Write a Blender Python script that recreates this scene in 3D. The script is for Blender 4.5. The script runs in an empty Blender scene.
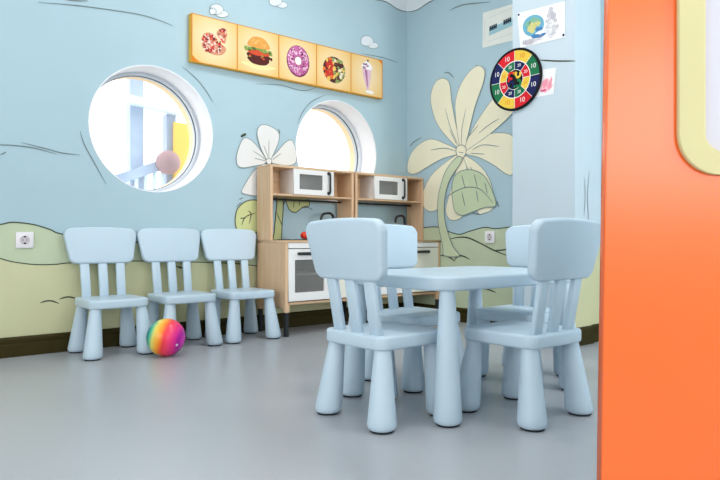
import bpy, bmesh, math, random
from mathutils import Vector, Matrix
random.seed(7)
PI = math.pi
SC = bpy.context.scene
COL = SC.collection

# ------------------------------------------------------------------ view
F = 617.0
FW = (0.640, 0.7684)
RT = (0.7684, -0.640)
CAMZ = 0.60
YL = 3.58          # inner face of the window wall
XR = 3.475         # inner face of the right-hand wall
XP = 3.17          # front face of the pillar

def ray(px, py):
    t = (px - 360) / F
    return (FW[0] + RT[0]*t, FW[1] + RT[1]*t, (240 - py) / F)

def on_left(px, py, y=YL):
    d = ray(px, py); k = y / d[1]
    return (d[0]*k, CAMZ + d[2]*k)          # x, z on a wall parallel to the window wall

def on_right(px, py, x=XR):
    d = ray(px, py); k = x / d[0]
    return (d[1]*k, CAMZ + d[2]*k)          # y, z on a wall parallel to the right wall

# ------------------------------------------------------------------ materials
def lin(c):
    return tuple(((v/255)/12.92 if v/255 <= 0.04045 else ((v/255+0.055)/1.055)**2.4) for v in c)

def mat(name, rgb, rough=0.5, spec=0.5, var=0.03, scale=8.0, bump=0.0, bscale=60.0, metal=0.0, coat=0.0):
    m = bpy.data.materials.new(name); m.use_nodes = True
    nt = m.node_tree; b = nt.nodes['Principled BSDF']
    b.inputs['Roughness'].default_value = rough
    b.inputs['Specular IOR Level'].default_value = spec
    b.inputs['Metallic'].default_value = metal
    b.inputs['Coat Weight'].default_value = coat
    tc = nt.nodes.new('ShaderNodeTexCoord')
    n = nt.nodes.new('ShaderNodeTexNoise'); n.inputs['Scale'].default_value = scale; n.inputs['Detail'].default_value = 3
    nt.links.new(tc.outputs['Object'], n.inputs['Vector'])
    r = nt.nodes.new('ShaderNodeValToRGB')
    c = lin(rgb)
    r.color_ramp.elements[0].position = 0.3; r.color_ramp.elements[1].position = 0.7
    r.color_ramp.elements[0].color = tuple(v*(1-var) for v in c) + (1,)
    r.color_ramp.elements[1].color = tuple(min(1, v*(1+var)) for v in c) + (1,)
    nt.links.new(n.outputs['Fac'], r.inputs['Fac'])
    nt.links.new(r.outputs['Color'], b.inputs['Base Color'])
    if bump > 0:
        n2 = nt.nodes.new('ShaderNodeTexNoise'); n2.inputs['Scale'].default_value = bscale; n2.inputs['Detail'].default_value = 4
        nt.links.new(tc.outputs['Object'], n2.inputs['Vector'])
        bp = nt.nodes.new('ShaderNodeBump'); bp.inputs['Strength'].default_value = bump; bp.inputs['Distance'].default_value = 0.003
        nt.links.new(n2.outputs['Fac'], bp.inputs['Height'])
        nt.links.new(bp.outputs['Normal'], b.inputs['Normal'])
    return m

def wood_mat(name, c1, c2, axis='z'):
    m = bpy.data.materials.new(name); m.use_nodes = True
    nt = m.node_tree; b = nt.nodes['Principled BSDF']
    b.inputs['Roughness'].default_value = 0.5
    b.inputs['Specular IOR Level'].default_value = 0.35
    tc = nt.nodes.new('ShaderNodeTexCoord'); mp = nt.nodes.new('ShaderNodeMapping')
    mp.inputs['Scale'].default_value = {'z': (26, 26, 1.6), 'x': (1.6, 26, 26)}[axis]
    nt.links.new(tc.outputs['Object'], mp.inputs['Vector'])
    n = nt.nodes.new('ShaderNodeTexNoise'); n.inputs['Scale'].default_value = 2.0; n.inputs['Detail'].default_value = 5
    n.inputs['Distortion'].default_value = 0.6
    nt.links.new(mp.outputs['Vector'], n.inputs['Vector'])
    r = nt.nodes.new('ShaderNodeValToRGB')
    r.color_ramp.elements[0].position = 0.3; r.color_ramp.elements[1].position = 0.7
    r.color_ramp.elements[0].color = lin(c1) + (1,); r.color_ramp.elements[1].color = lin(c2) + (1,)
    nt.links.new(n.outputs['Fac'], r.inputs['Fac']); nt.links.new(r.outputs['Color'], b.inputs['Base Color'])
    return m

def glass_mat(name, tint=(1, 1, 1), refl=0.06):
    m = bpy.data.materials.new(name); m.use_nodes = True
    nt = m.node_tree; nt.nodes.clear()
    o = nt.nodes.new('ShaderNodeOutputMaterial'); mx = nt.nodes.new('ShaderNodeMixShader')
    tr = nt.nodes.new('ShaderNodeBsdfTransparent'); tr.inputs['Color'].default_value = tint + (1,)
    gl = nt.nodes.new('ShaderNodeBsdfGlossy'); gl.inputs['Roughness'].default_value = 0.03
    mx.inputs['Fac'].default_value = refl
    nt.links.new(tr.outputs[0], mx.inputs[1]); nt.links.new(gl.outputs[0], mx.inputs[2]); nt.links.new(mx.outputs[0], o.inputs[0])
    return m

def frosted_mat(name, rgb):
    m = mat(name, rgb, 0.25, 0.5, 0.03); nt = m.node_tree
    o = nt.nodes['Material Output']; b = nt.nodes['Principled BSDF']
    tr = nt.nodes.new('ShaderNodeBsdfTransparent'); mx = nt.nodes.new('ShaderNodeMixShader'); mx.inputs['Fac'].default_value = 0.36
    nt.links.new(tr.outputs[0], mx.inputs[1]); nt.links.new(b.outputs[0], mx.inputs[2]); nt.links.new(mx.outputs[0], o.inputs[0])
    return m

M = {}
M['wall'] = mat('wall_blue_paint', (174, 200, 210), 0.55, 0.3, 0.02, 2.5, 0.08, 90)
M['pillar'] = mat('pillar_pale_paint', (196, 211, 220), 0.55, 0.3, 0.015, 2.5, 0.08, 90)
M['white_paint'] = mat('white_paint', (238, 238, 242), 0.55, 0.3, 0.01)
M['ceiling'] = mat('ceiling_white', (240, 240, 238), 0.8, 0.2, 0.01)
M['plain_wall'] = mat('plain_wall', (222, 224, 222), 0.75, 0.2, 0.02)
M['hill'] = mat('mural_hill_green', (192, 203, 172), 0.6, 0.3, 0.05, 2.2)
M['hill_low'] = mat('mural_hill_yellow', (206, 205, 164), 0.6, 0.3, 0.05, 2.2)
M['petal'] = mat('mural_cream', (240, 234, 206), 0.6, 0.3, 0.02, 5)
M['petal_white'] = mat('mural_white', (228, 227, 224), 0.6, 0.3, 0.015, 5)
M['stem'] = mat('mural_stem_green', (202, 212, 178), 0.6, 0.3, 0.04, 5)
M['leaf'] = mat('mural_leaf_green', (196, 210, 174), 0.6, 0.3, 0.04, 5)
M['leaf_y'] = mat('mural_leaf_olive', (200, 205, 146), 0.6, 0.3, 0.06, 6)
M['line'] = mat('mural_line_grey', (122, 136, 138), 0.6, 0.2, 0.1, 12)
M['line_dark'] = mat('mural_line_dark', (70, 78, 64), 0.6, 0.2, 0.1, 12)
M['cloud'] = mat('mural_cloud', (226, 232, 236), 0.6, 0.3, 0.02, 6)
M['base'] = mat('baseboard_olive', (54, 47, 16), 0.5, 0.15, 0.08, 10)
M['chair'] = mat('light_blue_plastic', (192, 211, 224), 0.38, 0.45, 0.012, 6, 0.03, 220)
M['pad'] = mat('black_rubber', (38, 42, 46), 0.7, 0.3, 0.05)
M['birch'] = wood_mat('birch_veneer', (212, 174, 138), (224, 190, 154))
M['birch_x'] = wood_mat('birch_veneer_flat', (206, 170, 134), (220, 186, 150), 'x')
M['lacquer'] = mat('white_lacquer', (236, 234, 232), 0.4, 0.4, 0.01)
M['cream'] = mat('cream_lacquer', (230, 228, 214), 0.4, 0.4, 0.01)
M['black'] = mat('black_plastic', (30, 31, 34), 0.4, 0.5, 0.05)
M['steel'] = mat('brushed_steel', (150, 152, 155), 0.35, 0.5, 0.03, 30, metal=0.8)
M['hob'] = mat('dark_hob', (64, 56, 54), 0.35, 0.5, 0.05)
M['inside'] = mat('grey_interior', (170, 172, 166), 0.6, 0.3, 0.03)
M['smoke'] = frosted_mat('smoked_window', (150, 150, 146))
M['pane'] = glass_mat('clear_pane', (0.99, 1.0, 1.0), 0.03)
M['red'] = mat('red_plastic', (228, 60, 36), 0.35, 0.5, 0.04)
M['socket'] = mat('socket_white', (238, 234, 236), 0.35, 0.5, 0.01)
M['socket_in'] = mat('socket_recess', (206, 196, 200), 0.4, 0.4, 0.02)
M['dark'] = mat('dark_hole', (60, 56, 58), 0.6, 0.3, 0.05)
M['orange'] = mat('orange_lacquer', (246, 106, 32), 0.27, 0.75, 0.02, 3, 0.05, 30)
M['yellow_frame'] = mat('pale_yellow_paint', (206, 199, 150), 0.7, 0.25, 0.02, 4)
M['white_board'] = mat('white_board', (204, 205, 214), 0.7, 0.2, 0.008, 3)
M['frame_grey'] = mat('window_frame_grey', (196, 202, 210), 0.4, 0.4, 0.01)
M['outer'] = mat('outer_reveal_cream', (246, 214, 172), 0.7, 0.2, 0.03)
M['seal'] = mat('window_gasket', (70, 74, 80), 0.6, 0.3, 0.03)
M['post'] = mat('playground_post', (176, 182, 202), 0.5, 0.4, 0.06)
M['post_w'] = mat('playground_beam_white', (226, 236, 242), 0.5, 0.4, 0.04)
M['pg_yellow'] = mat('playground_yellow', (250, 200, 92), 0.5, 0.4, 0.03)
M['pg_knob'] = mat('playground_knob', (172, 132, 132), 0.5, 0.4, 0.05)
M['ground'] = mat('pale_paving', (210, 208, 204), 0.9, 0.2, 0.04, 3)
M['paper'] = mat('white_paper', (236, 236, 238), 0.8, 0.2, 0.01)
M['paper_c'] = mat('cream_paper', (226, 229, 222), 0.8, 0.2, 0.01)
M['p_yellow'] = mat('print_yellow', (232, 196, 72), 0.7, 0.2, 0.03)
M['p_red'] = mat('print_red', (214, 32, 44), 0.7, 0.2, 0.03)
M['p_green'] = mat('print_green', (28, 112, 72), 0.7, 0.2, 0.03)
M['p_navy'] = mat('print_navy', (24, 32, 84), 0.7, 0.2, 0.03)
M['p_white'] = mat('print_white', (240, 240, 238), 0.7, 0.2, 0.01)
M['p_orange'] = mat('print_orange', (226, 128, 30), 0.7, 0.2, 0.03)
M['p_black'] = mat('felt_black', (22, 22, 26), 0.85, 0.2, 0.08, 60)
M['gold'] = mat('yellow_board', (228, 176, 48), 0.5, 0.4, 0.04, 6)
M['divider'] = mat('amber_line', (214, 134, 34), 0.55, 0.3, 0.03)

def sq(name, rgb, rough=0.7): 
    if name not in M: M[name] = mat(name, rgb, rough, 0.25, 0.05, 30)
    return M[name]

# floor: grey-blue vinyl with a fine speckle and a satin sheen
def floor_mat():
    m = mat('grey_vinyl', (170, 173, 178), 0.3, 0.5, 0.03, 1.2)
    nt = m.node_tree; b = nt.nodes['Principled BSDF']
    tc = nt.nodes['Texture Coordinate']
    base = b.inputs['Base Color'].links[0].from_socket
    sp = nt.nodes.new('ShaderNodeTexNoise'); sp.inputs['Scale'].default_value = 260; sp.inputs['Detail'].default_value = 2
    nt.links.new(tc.outputs['Object'], sp.inputs['Vector'])
    rr = nt.nodes.new('ShaderNodeMapRange'); rr.inputs['From Min'].default_value = 0.3; rr.inputs['From Max'].default_value = 0.7
    rr.inputs['To Min'].default_value = 0.90; rr.inputs['To Max'].default_value = 1.06
    nt.links.new(sp.outputs['Fac'], rr.inputs['Value'])
    mx = nt.nodes.new('ShaderNodeMix'); mx.data_type = 'RGBA'; mx.blend_type = 'MULTIPLY'
    mx.inputs[0].default_value = 1.0
    nt.links.new(base, mx.inputs[6]); nt.links.new(rr.outputs['Result'], mx.inputs[7])
    nt.links.new(mx.outputs[2], b.inputs['Base Color'])
    n2 = nt.nodes.new('ShaderNodeTexNoise'); n2.inputs['Scale'].default_value = 3; n2.inputs['Detail'].default_value = 3
    nt.links.new(tc.outputs['Object'], n2.inputs['Vector'])
    r2 = nt.nodes.new('ShaderNodeMapRange'); r2.inputs['To Min'].default_value = 0.26; r2.inputs['To Max'].default_value = 0.38
    nt.links.new(n2.outputs['Fac'], r2.inputs['Value']); nt.links.new(r2.outputs['Result'], b.inputs['Roughness'])
    return m
M['floor'] = floor_mat()

# the printed square behind each food: pale centre, amber border (this is the print)
def tile_mat():
    m = bpy.data.materials.new('amber_print'); m.use_nodes = True
    nt = m.node_tree; b = nt.nodes['Principled BSDF']; b.inputs['Roughness'].default_value = 0.45
    tc = nt.nodes.new('ShaderNodeTexCoord'); g = nt.nodes.new('ShaderNodeTexGradient'); g.gradient_type = 'SPHERICAL'
    mp = nt.nodes.new('ShaderNodeMapping'); mp.inputs['Location'].default_value = (0, 0, 0); mp.inputs['Scale'].default_value = (4.2, 4.2, 4.2)
    nt.links.new(tc.outputs['Object'], mp.inputs['Vector']); nt.links.new(mp.outputs['Vector'], g.inputs['Vector'])
    r = nt.nodes.new('ShaderNodeValToRGB'); e = r.color_ramp.elements
    e[0].position = 0.0; e[0].color = lin((230, 180, 84)) + (1,)
    e[1].position = 0.75; e[1].color = lin((242, 216, 170)) + (1,)
    nt.links.new(g.outputs['Fac'], r.inputs['Fac']); nt.links.new(r.outputs['Color'], b.inputs['Base Color'])
    return m
M['tile'] = tile_mat()

def ball_mat():
    m = bpy.data.materials.new('rainbow_vinyl'); m.use_nodes = True
    nt = m.node_tree; b = nt.nodes['Principled BSDF']; b.inputs['Roughness'].default_value = 0.3
    tc = nt.nodes.new('ShaderNodeTexCoord'); sx = nt.nodes.new('ShaderNodeSeparateXYZ')
    nt.links.new(tc.outputs['Object'], sx.inputs[0])
    n = nt.nodes.new('ShaderNodeTexNoise'); n.inputs['Scale'].default_value = 14
    nt.links.new(tc.outputs['Object'], n.inputs['Vector'])
    ad = nt.nodes.new('ShaderNodeMath'); ad.operation = 'MULTIPLY_ADD'; ad.inputs[1].default_value = 0.012
    nt.links.new(n.outputs['Fac'], ad.inputs[0]); nt.links.new(sx.outputs['X'], ad.inputs[2])
    mr = nt.nodes.new('ShaderNodeMapRange'); mr.inputs['From Min'].default_value = -0.091; mr.inputs['From Max'].default_value = 0.103
    nt.links.new(ad.outputs[0], mr.inputs['Value'])
    r = nt.nodes.new('ShaderNodeValToRGB'); e = r.color_ramp.elements
    stops = [(0.0, (0, 110, 120)), (0.12, (20, 160, 145)), (0.20, (110, 200, 150)), (0.28, (238, 222, 110)), (0.40, (255, 178, 48)),
             (0.49, (255, 128, 36)), (0.57, (250, 62, 64)), (0.70, (250, 62, 112)), (0.82, (236, 36, 140)), (0.92, (180, 10, 160)), (1.0, (220, 50, 185))]
    e[0].position = 0; e[0].color = lin(stops[0][1]) + (1,); e[1].position = 1; e[1].color = lin(stops[-1][1]) + (1,)
    for p, c in stops[1:-1]:
        x = e.new(p); x.color = lin(c) + (1,)
    nt.links.new(mr.outputs['Result'], r.inputs['Fac']); nt.links.new(r.outputs['Color'], b.inputs['Base Color'])
    return m
M['ball'] = ball_mat()

# ------------------------------------------------------------------ mesh helpers
def obj(name, bm, mats, parent=None, loc=(0, 0, 0), smooth=False, angle=None):
    me = bpy.data.meshes.new(name)
    bmesh.ops.recalc_face_normals(bm, faces=bm.faces)
    bm.to_mesh(me); bm.free()
    if not isinstance(mats, (list, tuple)): mats = [mats]
    for m in mats: me.materials.append(m)
    if smooth:
        for p in me.polygons: p.use_smooth = True
        if angle is not None:
            me.set_sharp_from_angle(angle=math.radians(angle))
    o = bpy.data.objects.new(name, me); COL.objects.link(o)
    o.location = loc
    if parent: o.parent = parent
    return o

def thing(name, label, cat, loc=(0, 0, 0), rz=0, group=None):
    o = bpy.data.objects.new(name, None); COL.objects.link(o)
    o.empty_display_size = 0.1
    o.location = loc; o.rotation_euler = (0, 0, rz)
    o['label'] = label; o['category'] = cat
    if group: o['group'] = group
    return o

def tag(o, label, cat, group=None):
    o['label'] = label; o['category'] = cat
    if group: o['group'] = group
    return o

def struct(o):
    o['kind'] = 'structure'; return o

def add_box(bm, lo, hi, bevel=0.0, segs=2, mi=0):
    r = bmesh.ops.create_cube(bm, size=1)
    c = [(a+b)/2 for a, b in zip(lo, hi)]; s = [abs(b-a) for a, b in zip(lo, hi)]
    for v in r['verts']:
        v.co = Vector((v.co.x*s[0]+c[0], v.co.y*s[1]+c[1], v.co.z*s[2]+c[2]))
    fs = set(f for v in r['verts'] for f in v.link_faces)
    for f in fs: f.material_index = mi
    if bevel > 0:
        es = set(e for v in r['verts'] for e in v.link_edges)
        bmesh.ops.bevel(bm, geom=list(es), offset=bevel, segments=segs, profile=0.5, affect='EDGES', clamp_overlap=True)

def box(lo, hi, bevel=0.0, segs=2):
    bm = bmesh.new(); add_box(bm, lo, hi, bevel, segs); return bm

def rounded_rect(w, d, r, n=8, bulge=0.0, edge_n=8):
    pts = []
    hw, hd = w/2, d/2
    cs = [(hw-r, hd-r, 0), (-hw+r, hd-r, PI/2), (-hw+r, -hd+r, PI), (hw-r, -hd+r, 1.5*PI)]
    for i, (cx, cy, a0) in enumerate(cs):
        for k in range(n+1):
            a = a0 + PI/2*k/n
            pts.append((cx+r*math.cos(a), cy+r*math.sin(a)))
        nx = cs[(i+1) % 4]; e = pts[-1]; a1 = nx[2]
        s = (nx[0]+r*math.cos(a1), nx[1]+r*math.sin(a1))
        for k in range(1, edge_n):
            pts.append((e[0]+(s[0]-e[0])*k/edge_n, e[1]+(s[1]-e[1])*k/edge_n))
    if bulge:
        out = []
        for x, y in pts:
            bx = bulge*(1-(y/hd)**2) if abs(x) > hw*0.5 else 0
            by = bulge*(1-(x/hw)**2) if abs(y) > hd*0.5 else 0
            fx = min(1, abs(x)/hw); fy = min(1, abs(y)/hd)
            out.append((x + math.copysign(bx*fx**3, x), y + math.copysign(by*fy**3, y)))
        pts = out
    return pts

def add_slab(bm, pts, z0, z1, b, segs=3, mapf=None, mi=0):
    """extrude a 2D outline from z0 to z1 with rounded top and bottom edges"""
    n = len(pts)
    nor = []
    for i in range(n):
        a = Vector(pts[i-1]); c = Vector(pts[(i+1) % n])
        t = (c-a); nn = Vector((t.y, -t.x)); nor.append(nn.normalized() if nn.length else Vector((0, 0)))
    area = sum(pts[i][0]*pts[(i+1) % n][1]-pts[(i+1) % n][0]*pts[i][1] for i in range(n))
    sgn = 1 if area > 0 else -1
    prof = []
    for k in range(segs+1):
        a = PI/2*k/segs
        prof.append((b*(1-math.sin(a)), z0 + b*(1-math.cos(a))))
    for k in range(segs+1):
        a = PI/2*k/segs
        prof.append((b*(1-math.cos(a)), z1 - b*(1-math.sin(a))))
    rings = []
    for off, z in prof:
        ring = []
        for p, q in zip(pts, nor):
            co = (p[0]-sgn*q.x*off, p[1]-sgn*q.y*off, z)
            ring.append(bm.verts.new(mapf(*co) if mapf else co))
        rings.append(ring)
    for a, c in zip(rings, rings[1:]):
        for i in range(n):
            f = bm.faces.new((a[i], a[(i+1) % n], c[(i+1) % n], c[i])); f.material_index = mi
    f = bm.faces.new(list(reversed(rings[0]))); f.material_index = mi
    f = bm.faces.new(rings[-1]); f.material_index = mi

def add_lathe(bm, prof, n=24, mapf=None, mi=0):
    """prof: list of (radius, z), optional mapf(x,y,z)"""
    rings = []
    for r, z in prof:
        if r <= 1e-6:
            co = (0, 0, z); rings.append([bm.verts.new(mapf(*co) if mapf else co)]); continue
        ring = []
        for k in range(n):
            a = 2*PI*k/n; co = (r*math.cos(a), r*math.sin(a), z)
            ring.append(bm.verts.new(mapf(*co) if mapf else co))
        rings.append(ring)
    for a, c in zip(rings, rings[1:]):
        for k in range(n):
            j = (k+1) % n
            if len(a) == 1 and len(c) == 1: continue
            if len(a) == 1: f = bm.faces.new((a[0], c[k], c[j]))
            elif len(c) == 1: f = bm.faces.new((a[k], a[j], c[0]))
            else: f = bm.faces.new((a[k], a[j], c[j], c[k]))
            f.material_index = mi
    if len(rings[0]) > 1: bm.faces.new(list(reversed(rings[0]))).material_index = mi
    if len(rings[-1]) > 1: bm.faces.new(rings[-1]).material_index = mi

def add_tube(bm, path, r, n=10, mi=0):
    path = [Vector(p) for p in path]; rings = []
    up0 = Vector((0.31, 0.17, 0.93))
    for i, p in enumerate(path):
        t = (path[min(i+1, len(path)-1)]-path[max(i-1, 0)]).normalized()
        s = t.cross(up0); s = s.normalized() if s.length > 1e-4 else t.orthogonal().normalized()
        u = s.cross(t)
        rings.append([bm.verts.new(p+s*r*math.cos(2*PI*k/n)+u*r*math.sin(2*PI*k/n)) for k in range(n)])
    for a, c in zip(rings, rings[1:]):
        for k in range(n):
            bm.faces.new((a[k], a[(k+1) % n], c[(k+1) % n], c[k])).material_index = mi
    bm.faces.new(list(reversed(rings[0]))).material_index = mi; bm.faces.new(rings[-1]).material_index = mi

def spline(pts, closed=False, n=8):
    P = [Vector(p) for p in pts]; out = []; m = len(P)
    rng = range(m) if closed else range(m-1)
    for i in rng:
        if closed: a, b, c, d = P[i-1], P[i], P[(i+1) % m], P[(i+2) % m]
        else: a, b, c, d = P[max(i-1, 0)], P[i], P[i+1], P[min(i+2, m-1)]
        for k in range(n):
            t = k/n
            out.append(0.5*((2*b)+(c-a)*t+(2*a-5*b+4*c-d)*t*t+(3*b-a-3*c+d)*t**3))
    if not closed: out.append(P[-1])
    return out

def add_fill(bm, pts, put, depth, mi=0):
    """flat painted polygon; put(u, v, d) -> world, d is the height of the paint off the wall"""
    vs = [bm.verts.new(put(p[0], p[1], depth)) for p in pts]
    f = bm.faces.new(vs); f.material_index = mi

def add_ribbon(bm, pts, put, depth, w, mi=0, closed=False, taper=True):
    n = len(pts); L = []; R = []
    for i, p in enumerate(pts):
        a = pts[i-1] if (closed or i > 0) else p
        c = pts[(i+1) % n] if (closed or i < n-1) else p
        t = Vector(c)-Vector(a)
        nn = Vector((-t.y, t.x)).normalized() if t.length else Vector((0, 1))
        ww = w/2
        if taper and not closed:
            s = i/(n-1); ww *= (0.35+0.65*min(1, 4*min(s, 1-s)))
        L.append(bm.verts.new(put(p[0]+nn.x*ww, p[1]+nn.y*ww, depth))); R.append(bm.verts.new(put(p[0]-nn.x*ww, p[1]-nn.y*ww, depth)))
    for i in range(n if closed else n-1):
        j = (i+1) % n
        bm.faces.new((L[i], L[j], R[j], R[i])).material_index = mi

def curve_plate(name, outer, holes, depth, material, parent=None, bevel=0.0):
    """flat plate (in its local XY plane, thickness along Z centred on 0) with holes"""
    cu = bpy.data.curves.new(name, 'CURVE'); cu.dimensions = '2D'; cu.fill_mode = 'BOTH'
    cu.extrude = depth/2 - bevel; cu.bevel_depth = bevel; cu.bevel_resolution = 2
    if bevel: cu.offset = -bevel
    for loop in [outer]+holes:
        s = cu.splines.new('POLY'); s.points.add(len(loop)-1); s.use_cyclic_u = True
        for p, c in zip(s.points, loop): p.co = (c[0], c[1], 0, 1)
    tmp = bpy.data.objects.new('tmp', cu); COL.objects.link(tmp)
    bpy.context.view_layer.update()
    me = bpy.data.meshes.new_from_object(tmp.evaluated_get(bpy.context.evaluated_depsgraph_get()))
    bpy.data.objects.remove(tmp)
    me.materials.clear(); me.materials.append(material)
    o = bpy.data.objects.new(name, me); COL.objects.link(o)
    if parent: o.parent = parent
    return o

def circle(cx, cy, r, n=72):
    return [(cx+r*math.cos(2*PI*k/n), cy+r*math.sin(2*PI*k/n)) for k in range(n)]

def text_bm(bm, s, size, put, depth, mi):
    cu = bpy.data.curves.new('t', 'FONT'); cu.body = s; cu.size = size; cu.align_x = 'CENTER'; cu.align_y = 'CENTER'
    tmp = bpy.data.objects.new('tmp', cu); COL.objects.link(tmp)
    bpy.context.view_layer.update()
    me = bpy.data.meshes.new_from_object(tmp.evaluated_get(bpy.context.evaluated_depsgraph_get()))
    bpy.data.objects.remove(tmp)
    vs = [bm.verts.new(put(v.co.x, v.co.y, depth)) for v in me.vertices]
    for p in me.polygons:
        try: bm.faces.new([vs[i] for i in p.vertices]).material_index = mi
        except ValueError: pass
    bpy.data.meshes.remove(me)

def dup(root, loc, rz, label, name=None):
    r = root.copy(); COL.objects.link(r); r.location = loc; r.rotation_euler = (0, 0, rz); r['label'] = label
    for ch in list(root.children):
        c = ch.copy(); COL.objects.link(c); c.parent = r
        for g in list(ch.children):
            d = g.copy(); COL.objects.link(d); d.parent = c
    return r

# ------------------------------------------------------------------ room shell
H = 2.72
XB, YB = -2.6, -2.6
struct(obj('floor', box((XB-.1, YB-.1, -.06), (XR+.1, YL+.1, 0)), M['floor']))
struct(obj('ceiling', box((XB-.1, YB-.1, H), (XR+.1, YL+.1, H+.08)), M['ceiling']))

WIN = [(1.402, 1.256), (2.772, 1.248)]
WR = 0.374
wl = curve_plate('wall_left', [(XB-.1, 0), (XR+.1, 0), (XR+.1, H), (XB-.1, H)], [circle(x, z, WR) for x, z in WIN], 0.29, M['wall'])
wl.rotation_euler = (PI/2, 0, 0); wl.location = (0, YL+.145, 0); struct(wl)

wr = struct(obj('wall_right', box((XR, YB-.1, 0), (XR+.12, YL, H)), M['wall']))
# walls behind the camera with daylight openings
o = curve_plate('wall_back', [(XB-.1, 0), (XR+.1, 0), (XR+.1, H), (XB-.1, H)], [[(-.5, .9), (1.5, .9), (1.5, 2.0), (-.5, 2.0)], [(2.45, .6), (3.30, .6), (3.30, 2.2), (2.45, 2.2)]], 0.12, M['plain_wall'])
o.rotation_euler = (PI/2, 0, 0); o.location = (0, YB-.06, 0); struct(o)
o = curve_plate('wall_near', [(YB, 0), (YL, 0), (YL, H), (YB, H)], [[(-1.4, .75), (2.4, .75), (2.4, 2.25), (-1.4, 2.25)]], 0.12, M['plain_wall'])
o.rotation_euler = (PI/2, 0, PI/2); o.location = (XB-.06, 0, 0); struct(o)

# pillar in front of the right wall, with a shallow recess on its near side
PY0, PY1 = 1.905, 2.330
bm = bmesh.new()
add_box(bm, (XP, PY0, 0), (3.345, PY1, H)); 
wp = struct(obj('wall_pillar', bm, M['pillar']))
wt = struct(obj('trim_1', box((3.345, PY0+.014, 0), (XR, PY1, H)), M['pillar']))

# skirting: profile (out, height) swept along a straight run
def skirting(name, a, b, out):
    a = Vector((a[0], a[1], 0)); b = Vector((b[0], b[1], 0)); n = Vector((out[0], out[1], 0))
    pr = [(0, 0), (.020, 0), (.020, .062), (.016, .066), (.016, .072), (.019, .076), (.019, .092), (.012, .101), (0, .102)]
    bm = bmesh.new()
    ra = [bm.verts.new(a+n*o_+Vector((0, 0, h))) for o_, h in pr]; rb = [bm.verts.new(b+n*o_+Vector((0, 0, h))) for o_, h in pr]
    for i in range(len(pr)):
        j = (i+1) % len(pr); bm.faces.new((ra[i], ra[j], rb[j], rb[i]))
    bm.faces.new(ra); bm.faces.new(list(reversed(rb)))
    return struct(obj(name, bm, M['base']))
skirting('baseboard_left', (XB, YL), (XR, YL), (0, -1))
skirting('baseboard_right', (XR, YL-.02), (XR, PY1), (-1, 0))
skirting('baseboard_pillar', (XP, PY1), (XP, PY0-.02), (-1, 0))
skirting('baseboard_pillar_side', (XP-.02, PY0), (3.345, PY0), (0, -1))
skirting('baseboard_recess', (3.345, PY0+.014), (XR, PY0+.014), (0, -1))
skirting('baseboard_near', (XB, YB), (XB, YL), (1, 0))

# round windows
for i, (wx, wz) in enumerate(WIN):
    w = bpy.data.objects.new('window_%d' % (i+1), None); COL.objects.link(w); w.location = (wx, YL, wz); struct(w)
    def ring(y0, y1, r0, r1, n=72):
        """annular sleeve around the y axis: outer radius r1, inner r0"""
        bm = bmesh.new(); R = []
        for r, y in ((r1, y0), (r0, y0), (r0, y1), (r1, y1)):
            R.append([bm.verts.new((r*math.cos(2*PI*k/n), y, r*math.sin(2*PI*k/n))) for k in range(n)])
        for a in range(4):
            for k in range(n):
                bm.faces.new((R[a][k], R[a][(k+1) % n], R[(a+1) % 4][(k+1) % n], R[(a+1) % 4][k]))
        return bm
    obj('reveal', ring(-.001, .19, WR-.006, WR), M['white_paint'], w, smooth=True, angle=40)
    obj('frame', ring(.165, .235, WR-.024, WR-.006), M['frame_grey'], w, smooth=True, angle=40)
    obj('gasket', ring(.193, .203, WR-.027, WR-.023), M['seal'], w, smooth=True, angle=40)
    obj('outer_reveal', ring(.235, .30, WR-.022, WR), M['outer'], w, smooth=True, angle=40)
    bm = bmesh.new()
    n = 72
    for y in (.200, .206):
        bm.faces.new([bm.verts.new(((WR-.025)*math.cos(2*PI*k/n), y, (WR-.025)*math.sin(2*PI*k/n))) for k in range(n)])
    obj('pane', bm, M['pane'], w)

# ------------------------------------------------------------------ mural
def putL(u, v, d): return (u, YL-d, v)
def putR(u, v, d): return (XR-d, u, v)
def putP(u, v, d): return (XP-d, u, v)
def putS(u, v, d): return (u, PY0-d, v)
def pxL(pts): return [on_left(*p) for p in pts]
def pxR(pts): return [on_right(*p) for p in pts]
def child(name, bm, mats, wall):
    o = obj(name, bm, mats, None)
    o.parent = wall; o.matrix_parent_inverse = wall.matrix_basis.inverted()
    return o

bpy.context.view_layer.update()
# hills, left wall
top = spline(pxL([(-60, 230), (-25, 227), (0, 224.5), (13, 222.3), (33, 224.5), (50, 229.5), (64, 234.5)]) + [(1.2, .585), (1.6, .61), (2.2, .60), (2.9, .60), (XR-.001, .655)])
bm = bmesh.new()
add_fill(bm, [(XB+.02, .64)] + [tuple(p) for p in top] + [(XR-.001, .102), (XB+.02, .102)], putL, .0008, 0)
add_ribbon(bm, top, putL, .0022, .0065, 1, taper=False)
child('painted_hill', bm, [M['hill'], M['line_dark']], wl)
low = spline(pxL([(-60, 248), (-25, 252), (0, 258.5), (14, 262), (35, 264.5), (56, 264.3), (72, 262.8), (138, 261)]) + [(1.9, .45), (2.2, .42), (2.9, .40), (XR-.001, .42)])
bm = bmesh.new()
add_fill(bm, [(XB+.02, .56)] + [tuple(p) for p in low] + [(XR-.001, .102), (XB+.02, .102)], putL, .0014, 0)
add_ribbon(bm, low, putL, .0024, .0055, 1, taper=False)
for l in ([(40, 303), (46, 301), (52, 301), (59, 303.5)], [(59, 299.3), (65, 297.3), (70, 297), (78, 299)], [(176, 266), (180, 267.5), (184, 268)]):
    add_ribbon(bm, spline(pxL(l)), putL, .0024, .008, 1)
child('painted_hill', bm, [M['hill_low'], M['line_dark']], wl)

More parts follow.
